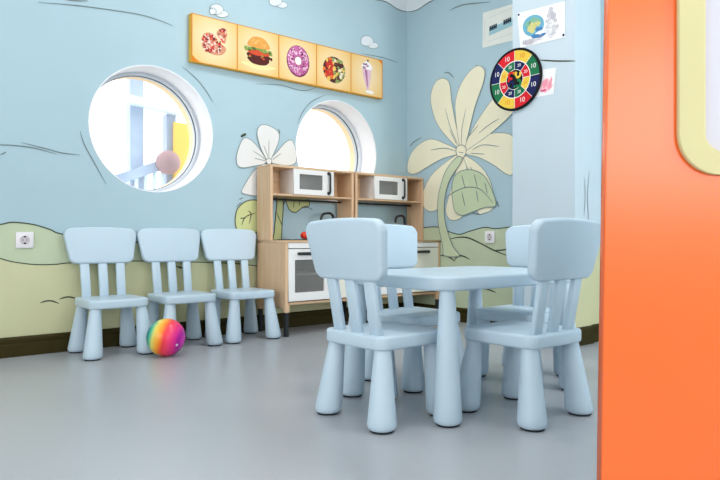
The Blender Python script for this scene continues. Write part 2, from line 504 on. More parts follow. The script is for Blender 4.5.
def petals(bm, lists, fn, put, d0, w, mi=0, ml=1):
    for k, l in enumerate(lists):
        s = spline([fn(*p) for p in l], True)
        add_fill(bm, [tuple(p) for p in s], put, d0+.0004*k, mi)
        add_ribbon(bm, s, put, d0+.0004*k+.0003, w, ml, closed=True)

# white flower on the left wall above the play kitchens
def cL(x, y): return on_left(225+x/3.69, 110+y/3.69)
# (its stem and leaf run down behind the kitchen)
bm = bmesh.new()
st = [on_left(*p) for p in [(266, 165), (273, 185), (276.5, 200), (275.5, 215), (274, 232), (272, 250), (284, 250), (281.5, 240), (282, 223), (283, 205), (281, 185), (271, 163)]]
add_fill(bm, [tuple(p) for p in spline(st, True)], putL, .0026, 0)
add_ribbon(bm, spline(st, True), putL, .0030, .007, 1, closed=True)
for l in ([(276, 212), (280, 221), (282, 226)], [(285, 200), (283, 206)]): add_ribbon(bm, spline(pxL(l)), putL, .0032, .006, 1)
child('painted_stem', bm, [M['leaf_y'], M['line_dark']], wl)
bm = bmesh.new()
petals(bm, [[(38, 425), (42, 372), (68, 342), (100, 332), (128, 342), (142, 400), (120, 450), (60, 455)]], cL, putL, .0032, .007)
for l in ([(60, 425), (75, 395), (110, 380)], [(85, 372), (95, 385), (88, 420)], [(55, 400), (75, 398)]): add_ribbon(bm, spline([cL(*p) for p in l]), putL, .0042, .007, 1)
child('painted_leaf', bm, [M['leaf_y'], M['line_dark']], wl)
bm = bmesh.new()
lf = pxL([(286, 197), (287, 205), (290, 210.5), (295, 212.5), (299, 210), (303, 207), (309, 205.5), (308, 200), (300, 196)])
petals(bm, [lf], lambda u, v: (u, v), putL, .0032, .006)
for l in ([(294, 200), (293, 208)], [(299, 200), (299, 206)], [(302, 208), (308, 207.5), (312, 210)]): add_ribbon(bm, spline(pxL(l)), putL, .0042, .005, 1)
child('painted_leaf', bm, [M['leaf_y'], M['line_dark']], wl)
bm = bmesh.new()
petals(bm, [[(140, 200), (105, 225), (75, 270), (60, 302), (80, 312), (118, 316), (150, 300), (158, 215)],
            [(150, 192), (122, 140), (92, 110), (70, 104), (55, 125), (41, 170), (44, 202), (62, 213), (100, 208)],
            [(165, 190), (195, 150), (220, 121), (242, 111), (255, 130), (262, 165), (258, 196), (225, 205)],
            [(155, 188), (130, 140), (117, 92), (122, 65), (140, 54), (172, 64), (197, 86), (195, 120), (176, 165), (165, 188)]], cL, putL, .0050, .004)
petals(bm, [[(152, 195), (150, 185), (160, 179), (170, 185), (168, 197), (160, 201)]], cL, putL, .0068, .004)
for l in ([(140, 130), (152, 160), (158, 180)], [(160, 110), (160, 178)], [(100, 150), (130, 170), (150, 185)], [(105, 178), (148, 188)], [(205, 160), (172, 185)]):
    add_ribbon(bm, spline([cL(*p) for p in l]), putL, .0072, .004, 1)
child('painted_flower', bm, [M['petal_white'], M['line']], wl)

# clouds
def cloud(fn_px, put, blobs, wall, name='painted_cloud'):
    bm = bmesh.new()
    for k, (cx, cy, rx, ry) in enumerate(blobs):
        pts = [fn_px(cx+rx*math.cos(2*PI*a/24)*(1+.08*math.sin(3*2*PI*a/24+k)), cy+ry*math.sin(2*PI*a/24)) for a in range(24)]
        add_ribbon(bm, [Vector(p) for p in pts], put, .0026+.0004*k, .007, 1, closed=True)
        add_fill(bm, pts, put, .0030+.0004*k, 0)
    child(name, bm, [M['cloud'], M['line']], wall)
cloud(on_left, putL, [(222, 14, 6, 3.2), (216, 9.5, 6.5, 5), (212.5, 11.5, 3.2, 3)], wl)
cloud(on_left, putL, [(282, 5, 5, 3), (275, 1, 6, 5)], wl)
cloud(on_left, putL, [(373, 45.5, 5, 3), (366.5, 41, 6, 5)], wl)
bm = bmesh.new()
e = spline(pxL([(355, -14), (366, -5), (375, -.5), (386, 2), (396, 8.5), (402, 11)]) + [on_left(406.8, 11.7)])
e = [p for p in e if p.x < XR-.001] + [Vector((XR-.001, on_left(406.8, 11.8)[1]))]
add_fill(bm, [(e[0].x, H)] + [tuple(p) for p in e] + [(XR-.001, H)], putL, .0020); add_ribbon(bm, e, putL, .0030, .009, 1)
child('painted_cloud', bm, [M['cloud'], M['line']], wl)
bm = bmesh.new()
e = spline([(YL-.001, on_left(406.8, 11.8)[1])] + pxR([(412, 11.5), (418, 9.7), (423, 6.5), (428, 3), (433, .5), (441, -5), (448, -14)]))
add_fill(bm, [(YL-.001, H)] + [tuple(p) for p in e] + [(e[-1].x, H)], putR, .0020); add_ribbon(bm, e, putR, .0030, .009, 1)
child('painted_cloud', bm, [M['cloud'], M['line']], wr)

# loose wind lines
for l, w_, m_ in [([(38, 2.5), (80, 6), (133, 13.5), (155, 19), (173, 26)], .0065, 'line'), ([(60, -2), (72, .5), (88, 1)], .008, 'line'),
             ([(80, 131), (84, 144), (92, 159), (106, 184)], .006, 'line'), ([(182, 66.5), (196.5, 79), (206, 91), (213, 102.5)], .006, 'line'),
             ([(-20, 148), (0, 145), (24, 146.5), (40, 149.5), (57, 154.5)], .006, 'line'), ([(21, 142.5), (45, 148.5), (62, 153), (80, 155)], .006, 'line'),
             ([(0, 155), (4, 153), (6, 152)], .006, 'line'), ([(-4, 162), (0, 158)], .006, 'line'), ([(256, 84), (280, 85), (296, 89.5), (306, 90.5), (316, 87.5)], .006, 'line'),
             ([(297.5, 124), (302, 113), (311, 102), (325, 95)], .006, 'line'), ([(361, 53.5), (380, 57), (390, 60), (398, 63)], .006, 'line'),
             ([(240.5, 136.8), (246, 133.8)], .016, 'line_dark'), ([(278.5, 129), (279.8, 134)], .007, 'line'), ([(236, 207), (238.5, 204.5), (242, 202)], .006, 'line'),
             ([(239, 199.5), (243, 197.5)], .007, 'line')]:
    bm = bmesh.new(); add_ribbon(bm, spline(pxL(l)), putL, .0024, w_); child('painted_line', bm, [M[m_]], wl)

# right wall hill and big cream flower
bm = bmesh.new()
top = spline([(YL-.001, .655)] + pxR([(418, 229), (430, 227), (440, 227.5), (450, 232), (460, 234.3), (470, 231.2), (484, 227.5), (495, 228.6), (507, 227.5), (514, 226.5)]))
add_fill(bm, [tuple(p) for p in top] + [(top[-1].x, .102), (YL-.001, .102)], putR, .0008, 0)
add_ribbon(bm, top, putR, .0022, .007, 1, taper=False)
for l in ([(450, 239), (459, 237.3), (468, 237.8), (480, 243), (495, 250.7), (514, 258)], [(493, 250.7), (501, 250.2), (514, 248)], [(440, 256), (445, 255), (450, 257.5), (455, 261.5)],
          [(454, 261), (458, 256.3), (463, 256), (470, 259.5)], [(482, 288.5), (488, 289.3), (496, 292.5)]):
    add_ribbon(bm, spline(pxR(l)), putR, .0023, .010, 1)
child('painted_hill', bm, [M['hill'], M['line_dark']], wr)
def cR(x, y): return on_right(400+x/2.4, 50+y/2.4)
bm = bmesh.new()
petals(bm, [[(146, 256), (124, 330), (111, 380), (116, 402), (130, 409), (152, 396), (164, 340), (157, 260)],
            [(153, 254), (190, 275), (215, 310), (227, 355), (224, 380), (204, 391), (185, 385), (168, 300)],
            [(140, 250), (110, 270), (75, 302), (55, 345), (57, 375), (75, 388), (95, 376), (106, 330), (122, 290), (148, 256)],
            [(140, 240), (110, 225), (75, 214), (45, 228), (24, 255), (19, 290), (35, 298), (60, 285), (100, 262), (138, 250)],
            [(158, 240), (200, 207), (240, 199), (272, 208), (284, 250), (272, 296), (255, 297), (225, 276), (190, 258), (160, 250)],
            [(155, 236), (175, 190), (205, 143), (235, 105), (265, 88), (284, 110), (276, 145), (225, 195), (165, 238)],
            [(140, 236), (98, 190), (80, 150), (75, 110), (86, 78), (105, 68), (120, 82), (126, 130), (146, 236)],
            [(146, 235), (138, 190), (134, 130), (146, 85), (170, 50), (190, 38), (204, 50), (200, 82), (180, 140), (156, 236)]], cR, putR, .0030, .0036)
petals(bm, [[(136, 245), (138, 233), (148, 228), (158, 233), (160, 246), (152, 260), (142, 260)]], cR, putR, .0066, .006)
for l in ([(110, 140), (122, 185), (142, 230)], [(160, 140), (150, 190), (149, 228)], [(190, 200), (215, 180), (240, 165)], [(75, 240), (110, 236), (135, 243)], [(175, 240), (200, 228), (240, 232)],
          [(135, 262), (110, 300)], [(170, 280), (180, 300)], [(160, 215), (190, 180)], [(170, 248), (205, 250)], [(120, 190), (138, 228)], [(142, 245), (154, 247)]):
    add_ribbon(bm, spline([cR(*p) for p in l]), putR, .0070, .005, 1)
child('painted_flower', bm, [M['petal'], M['line']], wr)
bm = bmesh.new()
st = [cR(*p) for p in [(139, 257), (112, 290), (97, 335), (92, 375), (94, 420), (104, 470), (108, 493), (144, 494), (128, 470), (114, 430), (108, 395), (110, 350), (122, 310), (150, 266)]]
add_fill(bm, [tuple(p) for p in spline(st, True)], putR, .0078, 0); add_ribbon(bm, spline(st, True), putR, .0082, .006, 1, closed=True)
child('painted_stem', bm, [M['stem'], M['line']], wr)
bm = bmesh.new()
petals(bm, [[(127, 350), (129, 312), (145, 292), (175, 288), (205, 304), (225, 343), (231, 374), (205, 378), (175, 389), (150, 397), (134, 386)]], cR, putR, .0086, .006)
for l in ([(110, 358), (125, 345), (160, 330), (195, 335), (226, 368)], [(150, 300), (158, 332)], [(180, 298), (188, 330)], [(150, 340), (158, 375)], [(185, 337), (190, 365)], [(205, 318), (212, 345)]):
    add_ribbon(bm, spline([cR(*p) for p in l]), putR, .0094, .007, 1)
child('painted_leaf', bm, [M['leaf'], M['line']], wr)
for l in ([(450, 10.5), (457, 7), (467, 4.3), (490, 2.2)], [(444, 73), (449, 73), (454, 78)], [(476, 65), (484, 72), (484, 80)], [(410, 147), (414, 142), (422, 137.5)], [(497, 201), (499, 207)], [(472, 213), (480, 214), (486, 210)]):
    bm = bmesh.new(); add_ribbon(bm, spline(pxR(l)), putR, .0024, .009); child('painted_line', bm, [M['line']], wr)
# pillar: thin line, and the hill going round to its near side
bm = bmesh.new(); add_ribbon(bm, spline([on_right(p[0], p[1], XP) for p in [(540, 60), (555, 61), (575.6, 61)]]), putP, .002, .008)
child('painted_line', bm, [M['line_dark']], wp)
sidehill = spline([(XP+.001, .60), (3.21, .61), (3.28, .59), (3.344, .60)])
bm = bmesh.new(); add_fill(bm, [tuple(p) for p in sidehill] + [(3.344, .102), (XP+.001, .102)], putS, .0015, 0)
child('painted_hill', bm, [M['hill_low']], wp)
bm = bmesh.new(); add_fill(bm, [(3.345, .60), (3.40, .605), (XR-.001, .60), (XR-.001, .102), (3.345, .102)], lambda u, v, d: (u, PY0+.014-d, v), .0015, 0)
child('painted_hill', bm, [M['hill_low']], wt)
bm = bmesh.new()
for l in ([(3.27, .96), (3.275, .85), (3.262, .74)], [(3.32, 1.0), (3.30, .85), (3.315, .70)], [(3.28, .50), (3.31, .505), (3.34, .49)]):
    add_ribbon(bm, spline(l), putS, .0026, .005)
child('painted_line', bm, [M['line']], wp)

# ------------------------------------------------------------------ chairs
def cone_leg(fx, fy, tx, ty, zt, r0, r1):
    """leg leaning from the foot (fx, fy) to the top (tx, ty); returns body and pad meshes"""
    def mp(x, y, z):
        s = z/zt; return (x+fx+(tx-fx)*s, y+fy+(ty-fy)*s, z)
    bm = bmesh.new()
    prof = [(r0*.82, .0065), (r0*.94, .0105), (r0, .022)] + [(r0+(r1-r0)*k/8, .022+(zt-.022)*k/8) for k in range(1, 9)]
    add_lathe(bm, prof, 28, mp)
    pb = bmesh.new(); add_lathe(pb, [(r0*.76, 0), (r0*.80, .002), (r0*.80, .007)], 28, mp)
    return bm, pb

def make_chair(label, loc, rz, group):
    t = thing('child_chair', label, 'chair', loc, rz, group)
    bm = bmesh.new(); add_slab(bm, rounded_rect(.300, .302, .035, 6, .004), .250, .295, .009, 3)
    obj('seat', bm, M['chair'], t, smooth=True, angle=50)
    for sx in (-1, 1):
        for sy in (-1, 1):
            b, p = cone_leg(sx*.137, sy*.138, sx*.116, sy*.114, .252, .0475, .0275)
            l = obj('leg', b, M['chair'], t, smooth=True, angle=50); obj('foot_pad', p, M['pad'], l)
    lean = math.radians(10)
    def back(u, v, w):
        # u across, v up the leaning plane measured from the seat, w through the thickness
        return (u, .118+v*math.sin(lean)+w*math.cos(lean), .283+v*math.cos(lean)-w*math.sin(lean))
    # backrest: wider at the top, softly arched
    hw0, hw1, v0, v1, r = .172, .193, .190, .388, .042
    pts = []
    for cx, cy, a0 in ((hw1-r, v1-r, 0), (-hw1+r, v1-r, PI/2), (-hw0+r, v0+r, PI), (hw0-r, v0+r, 1.5*PI)):
        for k in range(9):
            a = a0+PI/2*k/8; pts.append((cx+r*math.cos(a), cy+r*math.sin(a)))
        if a0 == 0:
            for k in range(1, 10):
                x = (hw1-r)*(1-2*k/10); pts.append((x, v1+.006*(1-(x/(hw1-r))**2)))
    bm = bmesh.new(); add_slab(bm, pts, -.018, .018, .010, 3, back)
    obj('backrest', bm, M['chair'], t, smooth=True, angle=50)
    for x in (-.095, 0, .095):
        bm = bmesh.new(); o2 = rounded_rect(.048, .020, .006, 3, 0, 2)
        add_slab(bm, o2, 0, .215, .001, 1, lambda a, b, c: back(x*(.97+.03*c/.2)+a, c, b))
        obj('back_slat', bm, M['chair'], t, smooth=True, angle=50)
    return t

G1 = 'small chairs in a row against the window wall'
G2 = 'small chairs around the play table'
c0 = make_chair('light blue child chair by the wall, end of row nearest the green hill socket', (1.085, 3.368, 0), 0, G1)
dup(c0, (1.477, 3.368, 0), 0, 'light blue child chair, middle of the row against the wall')
dup(c0, (1.868, 3.368, 0), 0, 'light blue child chair by the wall, end of row beside the play kitchen')
c1 = dup(c0, (1.427, 1.584, 0), PI/2+.02, 'light blue child chair at the left end of the table, whole backrest seen from behind'); c1['group'] = G2
c3 = dup(c0, (1.814, 1.293, 0), PI-.01, 'light blue child chair at the near side of the table, beside the orange panel'); c3['group'] = G2
c2 = dup(c0, (1.865, 1.884, 0), 0, 'light blue child chair at far side of the table, before the play kitchens'); c2['group'] = G2
c4 = dup(c0, (2.295, 1.642, 0), -PI/2+.06, 'light blue child chair at the right end of table, mostly hidden behind another chair'); c4['group'] = G2

# ------------------------------------------------------------------ table
TX, TY = 1.866, 1.604
t = thing('play_table', 'low light blue plastic play table with rounded corners and cone legs', 'table', (TX, TY, 0), 0)
bm = bmesh.new(); add_slab(bm, rounded_rect(.790, .535, .085, 10, .010, 12), .433, .480, .009, 3)
obj('tabletop', bm, M['chair'], t, smooth=True, angle=50)
for sx in (-1, 1):
    for sy in (-1, 1):
        b, p = cone_leg(sx*.365, sy*.247, sx*.343, sy*.225, .436, .0475, .0255)
        l = obj('leg', b, M['chair'], t, smooth=True, angle=50); obj('foot_pad', p, M['pad'], l)

# ------------------------------------------------------------------ ball
bm = bmesh.new(); bmesh.ops.create_uvsphere(bm, u_segments=48, v_segments=24, radius=.097)
bl = obj('play_ball', bm, M['ball'], None, (1.272, 3.095, .0965), smooth=True)
bl.rotation_euler = (0, math.radians(14), -math.radians(39.8))
tag(bl, 'rainbow striped rubber ball on the floor in front of the chair row', 'ball')
bm = bmesh.new(); add_lathe(bm, [(.0065, -.001), (.0065, .0012), (.004, .0018), (0, .0012)], 16)
v = obj('air_valve', bm, M['p_white'], bl)
d = bl.rotation_euler.to_matrix().inverted() @ Vector((.75*RT[0]-.58*FW[0], .75*RT[1]-.58*FW[1], -.31)).normalized(); v.location = d*.0965; v.rotation_euler = d.to_track_quat('Z', 'Y').to_euler()

# ------------------------------------------------------------------ play kitchens
def make_kitchen(label, loc, group):
    k = thing('play_kitchen', label, 'toy kitchen', loc, 0, group)
    W, D, DU = .688, .345, .170     # local: x 0..W, y 0 (back) .. -D (front)
    T = .020
    zc, zt = .598, 1.085
    def part(name, lo, hi, m, bev=.002, par=k):
        return obj(name, box(lo, hi, bev), m, par)
    # lower cabinet
    for x in (0, W-T):
        part('side_panel', (x, -D, .175), (x+T, -.002, zc-.014), M['birch'])
    part('base_panel', (T, -D+.012, .195), (W-T, -.004, .211), M['birch_x'])
    part('back_panel', (T, -.012, .211), (W-T, -.004, zc-.014), M['inside'], 0)
    part('divider_panel', (W/2-.008, -D+.024, .211), (W/2+.008, -.012, zc-.014), M['inside'], 0)
    part('oven_shelf', (T, -D+.04, .375), (W/2-.008, -.012, .385), M['inside'], 0)
    # countertop with a sink hole on the right
    ct = curve_plate('countertop', [(-.003, -D-.006), (W+.003, -D-.006), (W+.003, 0), (-.003, 0)], [[(p[0]+.475, p[1]-.20) for p in rounded_rect(.20, .17, .04, 6, 0, 2)]], .014, M['birch_x'], k, 0)
    ct.location = (0, 0, zc-.007)
    bm = bmesh.new(); o_ = rounded_rect(.206, .176, .042, 6, 0, 2); i_ = rounded_rect(.19, .16, .036, 6, 0, 2)
    rings = [[bm.verts.new((p[0], p[1], z)) for p in L] for L, z in ((o_, .002), (i_, .003), (i_, -.06), ([(a*.8, b*.8) for a, b in i_], -.065))]
    for a, c in zip(rings, rings[1:]):
        for j in range(len(a)): bm.faces.new((a[j], a[(j+1) % len(a)], c[(j+1) % len(a)], c[j]))
    bm.faces.new(rings[-1])
    obj('sink', bm, M['steel'], k, (.475, -.20, zc), smooth=True, angle=40)
    bm = bmesh.new(); add_slab(bm, rounded_rect(.25, .20, .012, 4, 0, 2), zc, zc+.005, .001, 1, lambda a, b, c: (a+.165, b-.175, c))
    hb = obj('hob', bm, M['hob'], k)
    for hx in (.105, .225):
        bm = bmesh.new(); add_lathe(bm, [(.046, 0), (.046, .0015), (.040, .002), (.040, .001), (0, .001)], 28); obj('hob_ring', bm, M['black'], hb, (hx, -.175, zc+.005))
    # front: drawer strip, doors
    part('front_fascia', (T+.002, -D-.002, .548), (W-T-.002, -D+.014, zc-.016), M['lacquer'])
    x0, x1 = T+.003, W/2-.003
    bm = bmesh.new()
    dr = curve_plate('oven_door', [(x0, .218), (x1, .218), (x1, .543), (x0, .543)], [[(p[0]+(x0+x1)/2+.002, p[1]+.373) for p in rounded_rect(x1-x0-.090, .205, .004, 2, 0, 2)]], .016, M['lacquer'], k, .0015)
    bm.free()
    dr.rotation_euler = (PI/2, 0, 0); dr.location = (0, -D+.006, 0)
    w_ = obj('door_window', box(((x0+x1)/2-(x1-x0-.090)/2+.002, .271, -.004), ((x0+x1)/2+(x1-x0-.090)/2+.002, .475, .000), 0), M['smoke'], dr)
    def pull(par, xa, xb, z, flip):
        bm = bmesh.new()
        if flip: c = lambda x, y, z_: (x, z_, -y)
        def B(lo, hi, bev): add_box(bm, lo, hi, bev)
        yf = -D-.002
        for xx in (xa+.010, xb-.010): B((xx-.007, yf-.016, z-.007), (xx+.007, yf, z+.007), .002)
        B((xa, yf-.026, z-.010), (xb, yf-.014, z+.010), .004)
        h = obj('handle', bm, M['black'], par)
        if flip:
            h.matrix_parent_inverse = Matrix.Rotation(-PI/2, 4, 'X') @ Matrix.Translation((0, D-.006, 0))
        return h
    pull(dr, .085, .205, .514, True)
    x2, x3 = W/2+.003, W-T-.003
    d2 = part('sink_door', (x2, -D-.002, .218), (x3, -D+.014, .543), M['cream'])
    pull(d2, x2+.085, x2+.205, .514, False)
    # legs: wood upper with dark extension
    for x in (.001, W-.031):
        for y in (-D, -.036):
            l = part('leg', (x, y, .150), (x+.030, y+.030, .195), M['birch'])
            part('leg_extension', (x+.003, y+.003, 0), (x+.027, y+.027, .150), M['pad'], .002, l)
    # upper rack
    for x in (0, W-T):
        part('upright', (x, -DU, zc), (x+T, -.002, zt-.016), M['birch'])
    part('rack_back_panel', (T, -.006, .900), (W-T, -.002, zt-.016), M['birch_x'], 0)
    part('top_board', (0, -DU, zt-.016), (W, -.002, zt), M['birch_x'])
    part('rack_shelf', (T, -DU+.002, .887), (W-T, -.002, .900), M['birch_x'])
    bm = bmesh.new(); add_tube(bm, [(T-.002, -.045, .871), (W-T+.002, -.045, .871)], .0065); obj('utensil_rail', bm, M['black'], k, smooth=True, angle=40)
    # microwave: carcass (open front), door with window and handle
    a, b, c, e = .178, .508, .901, zt-.017
    bm = bmesh.new()
    for lo, hi in (((a, -DU+.012, c), (a+.01, -.006, e)), ((b-.01, -DU+.012, c), (b, -.006, e)), ((a, -DU+.012, e-.01), (b, -.006, e)), ((a, -DU+.012, c), (b, -.006, c+.01)), ((a, -.014, c), (b, -.006, e))):
        add_box(bm, lo, hi)
    mw = obj('microwave', bm, M['lacquer'], k)
    fr = curve_plate('microwave_door', [(a, c), (b, c), (b, e), (a, e)], [[(p[0]+a+.140, p[1]+(c+e)/2+.002) for p in rounded_rect(.190, .100, .004, 2, 0, 2)]], .014, M['lacquer'], mw, .0015)
    fr.rotation_euler = (PI/2, 0, 0); fr.location = (0, -DU+.004, 0)
    g_ = obj('microwave_window', box((a+.045, -DU+.004, (c+e)/2-.048), (a+.235, -DU+.008, (c+e)/2+.052), 0), M['smoke'], mw)
    bm = bmesh.new(); hx = a+.283
    add_tube(bm, [(hx, -DU-.003, c+.018), (hx, -DU-.020, c+.020), (hx, -DU-.024, c+.028), (hx, -DU-.024, e-.024), (hx, -DU-.020, e-.016), (hx, -DU-.003, e-.014)], .007)
    for z in (c+.018, e-.014): add_lathe(bm, [(.012, 0), (.012, .006), (.008, .010), (0, .010)], 14, lambda x, y, z_: (hx+x, -DU-.003-z_, z+y))
    obj('microwave_handle', bm, M['black'], mw, smooth=True, angle=40)
    # tap
    fx = .500
    bm = bmesh.new(); add_lathe(bm, [(.020, 0), (.020, .008), (.012, .014), (.012, .03), (0, .03)], 18, lambda x, y, z: (fx+x+.085, -.062+y, zc+z))
    path = spline([(.085, -.062, .02), (.085, -.062, .08), (.085, -.062, .150), (.074, -.068, .178), (.040, -.080, .190), (-.020, -.098, .184), (-.048, -.108, .168), (-.060, -.112, .135)], n=5)
    add_tube(bm, [(fx+p[0], p[1], zc+p[2]) for p in path], .0090)
    obj('tap', bm, M['black'], k, smooth=True, angle=50)
    return k

GK = 'wooden play kitchens against the window wall'
KY = YL-.022
k1 = make_kitchen('wooden play kitchen beside the chair row, red toy on its counter', (2.078, KY, 0), GK)
k2 = dup(k1, (2.781, KY, 0), 0, 'wooden play kitchen in the room corner, right of the other kitchen')
# matrix_parent_inverse is carried along by copy()

tomato = bmesh.new()
add_lathe(tomato, [(0, .002), (.014, 0), (.026, .007), (.033, .023), (.030, .038), (.020, .047), (.007, .0485), (0, .046)], 22)
tm = obj('toy_tomato', tomato, M['red'], None, (2.318, 3.345, .6055), smooth=True)
tag(tm, 'red toy tomato on the counter of the left play kitchen', 'toy')
bm = bmesh.new()
for q in range(5):
    a = 2*PI*q/5
    v0 = bm.verts.new((0, 0, .0495)); v1 = bm.verts.new((.011*math.cos(a-.3), .011*math.sin(a-.3), .0505)); v2 = bm.verts.new((.019*math.cos(a), .019*math.sin(a), .0480)); v3 = bm.verts.new((.011*math.cos(a+.3), .011*math.sin(a+.3), .0505))
    bm.faces.new((v0, v1, v2, v3))
obj('stalk', bm, M['p_green'], tm)

# ------------------------------------------------------------------ sockets
def make_socket(label, loc, rz):
    s = thing('wall_socket', label, 'socket', loc, rz)
    bm = bmesh.new(); add_slab(bm, rounded_rect(.083, .083, .005, 4, 0, 2), 0, .010, .0025, 2, lambda a, b, c: (a, -c, b)); obj('cover_plate', bm, M['socket'], s, smooth=True, angle=40)
    bm = bmesh.new(); add_lathe(bm, [(.023, .0101), (.0225, .0125), (.0205, .0125), (.019, .0104), (0, .0103)], 30, lambda x, y, z: (x, -z, y))
    obj('socket_well', bm, M['socket_in'], s, smooth=True, angle=40)
    for sz in (1, -1):
        bm = bmesh.new(); add_box(bm, (-.005, -.0135, sz*.017-.004), (.005, -.010, sz*.017+.004), .001); obj('earth_clip', bm, M['dark'], s)
    for sx in (1, -1):
        bm = bmesh.new(); add_lathe(bm, [(.003, .0103), (.003, .0108), (0, .0108)], 12, lambda x, y, z: (x+sx*.0095, -z, y)); obj('pin_hole', bm, M['dark'], s)
    return s
s1 = make_socket('white wall socket on the painted green hill left of the chair row', (.712, YL-.0015, .600), 0)
u, v_ = on_right(490.5, 237)
dup(s1, (XR-.0015, u, v_), -PI/2, 'white wall socket on the wall right of the big painted flower stem')

# ------------------------------------------------------------------ food board
bx0, bx1, bz0, bz1, by = 1.612, 3.172, 1.687, 1.982, YL-.042
fb = thing('food_board', 'long yellow wall board of five food pictures above the round windows', 'picture board', (bx0, YL-.0015, bz0))
BW, BH, BD = bx1-bx0, bz1-bz0, .040
obj('backing_board', box((0, -BD, 0), (BW, 0, BH), .002), M['gold'], fb)
tw = BW/5
# dividers and corner accents
for q in range(6):
    x = min(max(q*tw, .0035), BW-.0035)
    obj('divider_strip', box((x-.0035, -BD-.0016, 0), (x+.0035, -BD, BH), 0), M['divider'], fb)
for z in (.0025, BH-.0025):
    obj('edge_strip', box((0, -BD-.0014, z-.0025), (BW, -BD, z+.0025), 0), M['divider'], fb)

def tile(idx, mats):
    tl = obj('picture_panel', box((-tw/2+.004, -.0008, -BH/2+.005), (tw/2-.004, 0, BH/2-.005), 0), M['tile'], fb)
    tl.location = (tw*(idx+.5), -BD, BH/2)
    return tl
def putT(u, v, d): return (u, -.0008-d, v)
def ell(cx, cy, rx, ry, n=20, wob=0, ph=0):
    return [(cx+rx*math.cos(2*PI*k/n)*(1+wob*math.sin(3*2*PI*k/n+ph)), cy+ry*math.sin(2*PI*k/n)*(1+wob*math.cos(4*2*PI*k/n+ph))) for k in range(n)]

# pizza: round with a lifted slice
tl = tile(0, None); bm = bmesh.new()
add_fill(bm, [tuple(p) for p in spline([(.075, -.022), (.060, -.062), (.015, -.080), (-.045, -.072), (-.085, -.035), (-.090, .005), (-.070, .040), (-.030, .052), (.004, .035), (.020, .005)], True)], putT, .0006, 0)
add_fill(bm, [tuple(p) for p in spline([(.012, .062), (.030, .085), (.058, .102), (.082, .088), (.080, .050), (.070, .005), (.050, .012), (.020, .040)], True)], putT, .0009, 0)
random.seed(3)
def inside_pz(x, y): return ((x+.02)/.072)**2+((y+.015)/.060)**2 < 1 or ((x-.052)/.026)**2+((y-.055)/.042)**2 < 1
k_ = 0
while k_ < 150:
    x, y = random.uniform(-.09, .085), random.uniform(-.08, .105)
    if inside_pz(x, y):
        add_fill(bm, ell(x, y, random.uniform(.004, .010), random.uniform(.004, .009), 9, .15, k_), putT, .0012+.00001*k_, random.choice([1, 1, 2, 3, 4])); k_ += 1
obj('printed_pizza', bm, [sq('pizza_crust', (214, 148, 116)), sq('pizza_cheese', (250, 214, 200)), sq('pizza_tomato', (196, 52, 48)), sq('pizza_salami', (226, 96, 78)), sq('pizza_olive', (110, 50, 44))], tl)
# corner accent
bm = bmesh.new(); add_fill(bm, [(-.152, -.142), (-.098, -.142), (-.125, -.130), (-.152, -.105)], putT, .0006); obj('corner_accent', bm, M['p_orange'], tl)

# burger
tl = tile(1, None); bm = bmesh.new()
add_fill(bm, ell(0, -.093, .125, .020, 26, .12), putT, .0003, 5)
add_fill(bm, [tuple(p) for p in spline([(-.082, -.046), (-.055, -.078), (0, -.086), (.055, -.078), (.080, -.046), (.0, -.03)], True)], putT, .0006, 3)
add_fill(bm, ell(0, -.032, .088, .030, 28, .05), putT, .0010, 3)
add_fill(bm, ell(0, -.006, .086, .020, 28, .05, 1), putT, .0014, 4)
random.seed(5)
for q in range(40):
    x = -.10+.20*random.random(); add_fill(bm, ell(x, .010+.020*random.random()-abs(x)*.15, .012, .008, 9, .3, q), putT, .0018+.00002*q, random.choice([1, 1, 2]))
for q in range(12):
    x = random.uniform(-.1, .1); add_fill(bm, ell(x, -.035+random.uniform(-.02, .02), .010, .006, 8, .3, q), putT, .0026+.00001*q, random.choice([1, 3, 4, 3]))
add_fill(bm, [tuple(p) for p in spline([(-.078, .030), (-.072, .062), (-.040, .090), (.0, .097), (.042, .090), (.074, .060), (.080, .030), (.0, .022)], True)], putT, .0030, 0)
for q in range(22):
    x = random.uniform(-.055, .055); add_fill(bm, ell(x, random.uniform(.045, .085)-abs(x)*.25, .004, .0022, 8), putT, .0034, 6)
obj('printed_burger', bm, [sq('bun_brown', (224, 158, 76)), sq('lettuce_green', (132, 156, 76)), sq('lettuce_dark', (86, 104, 52)), sq('patty_brown', (84, 34, 30)), sq('tomato_slice', (206, 76, 44)), sq('fries_cream', (244, 222, 160)), sq('sesame_cream', (240, 206, 140))], tl)

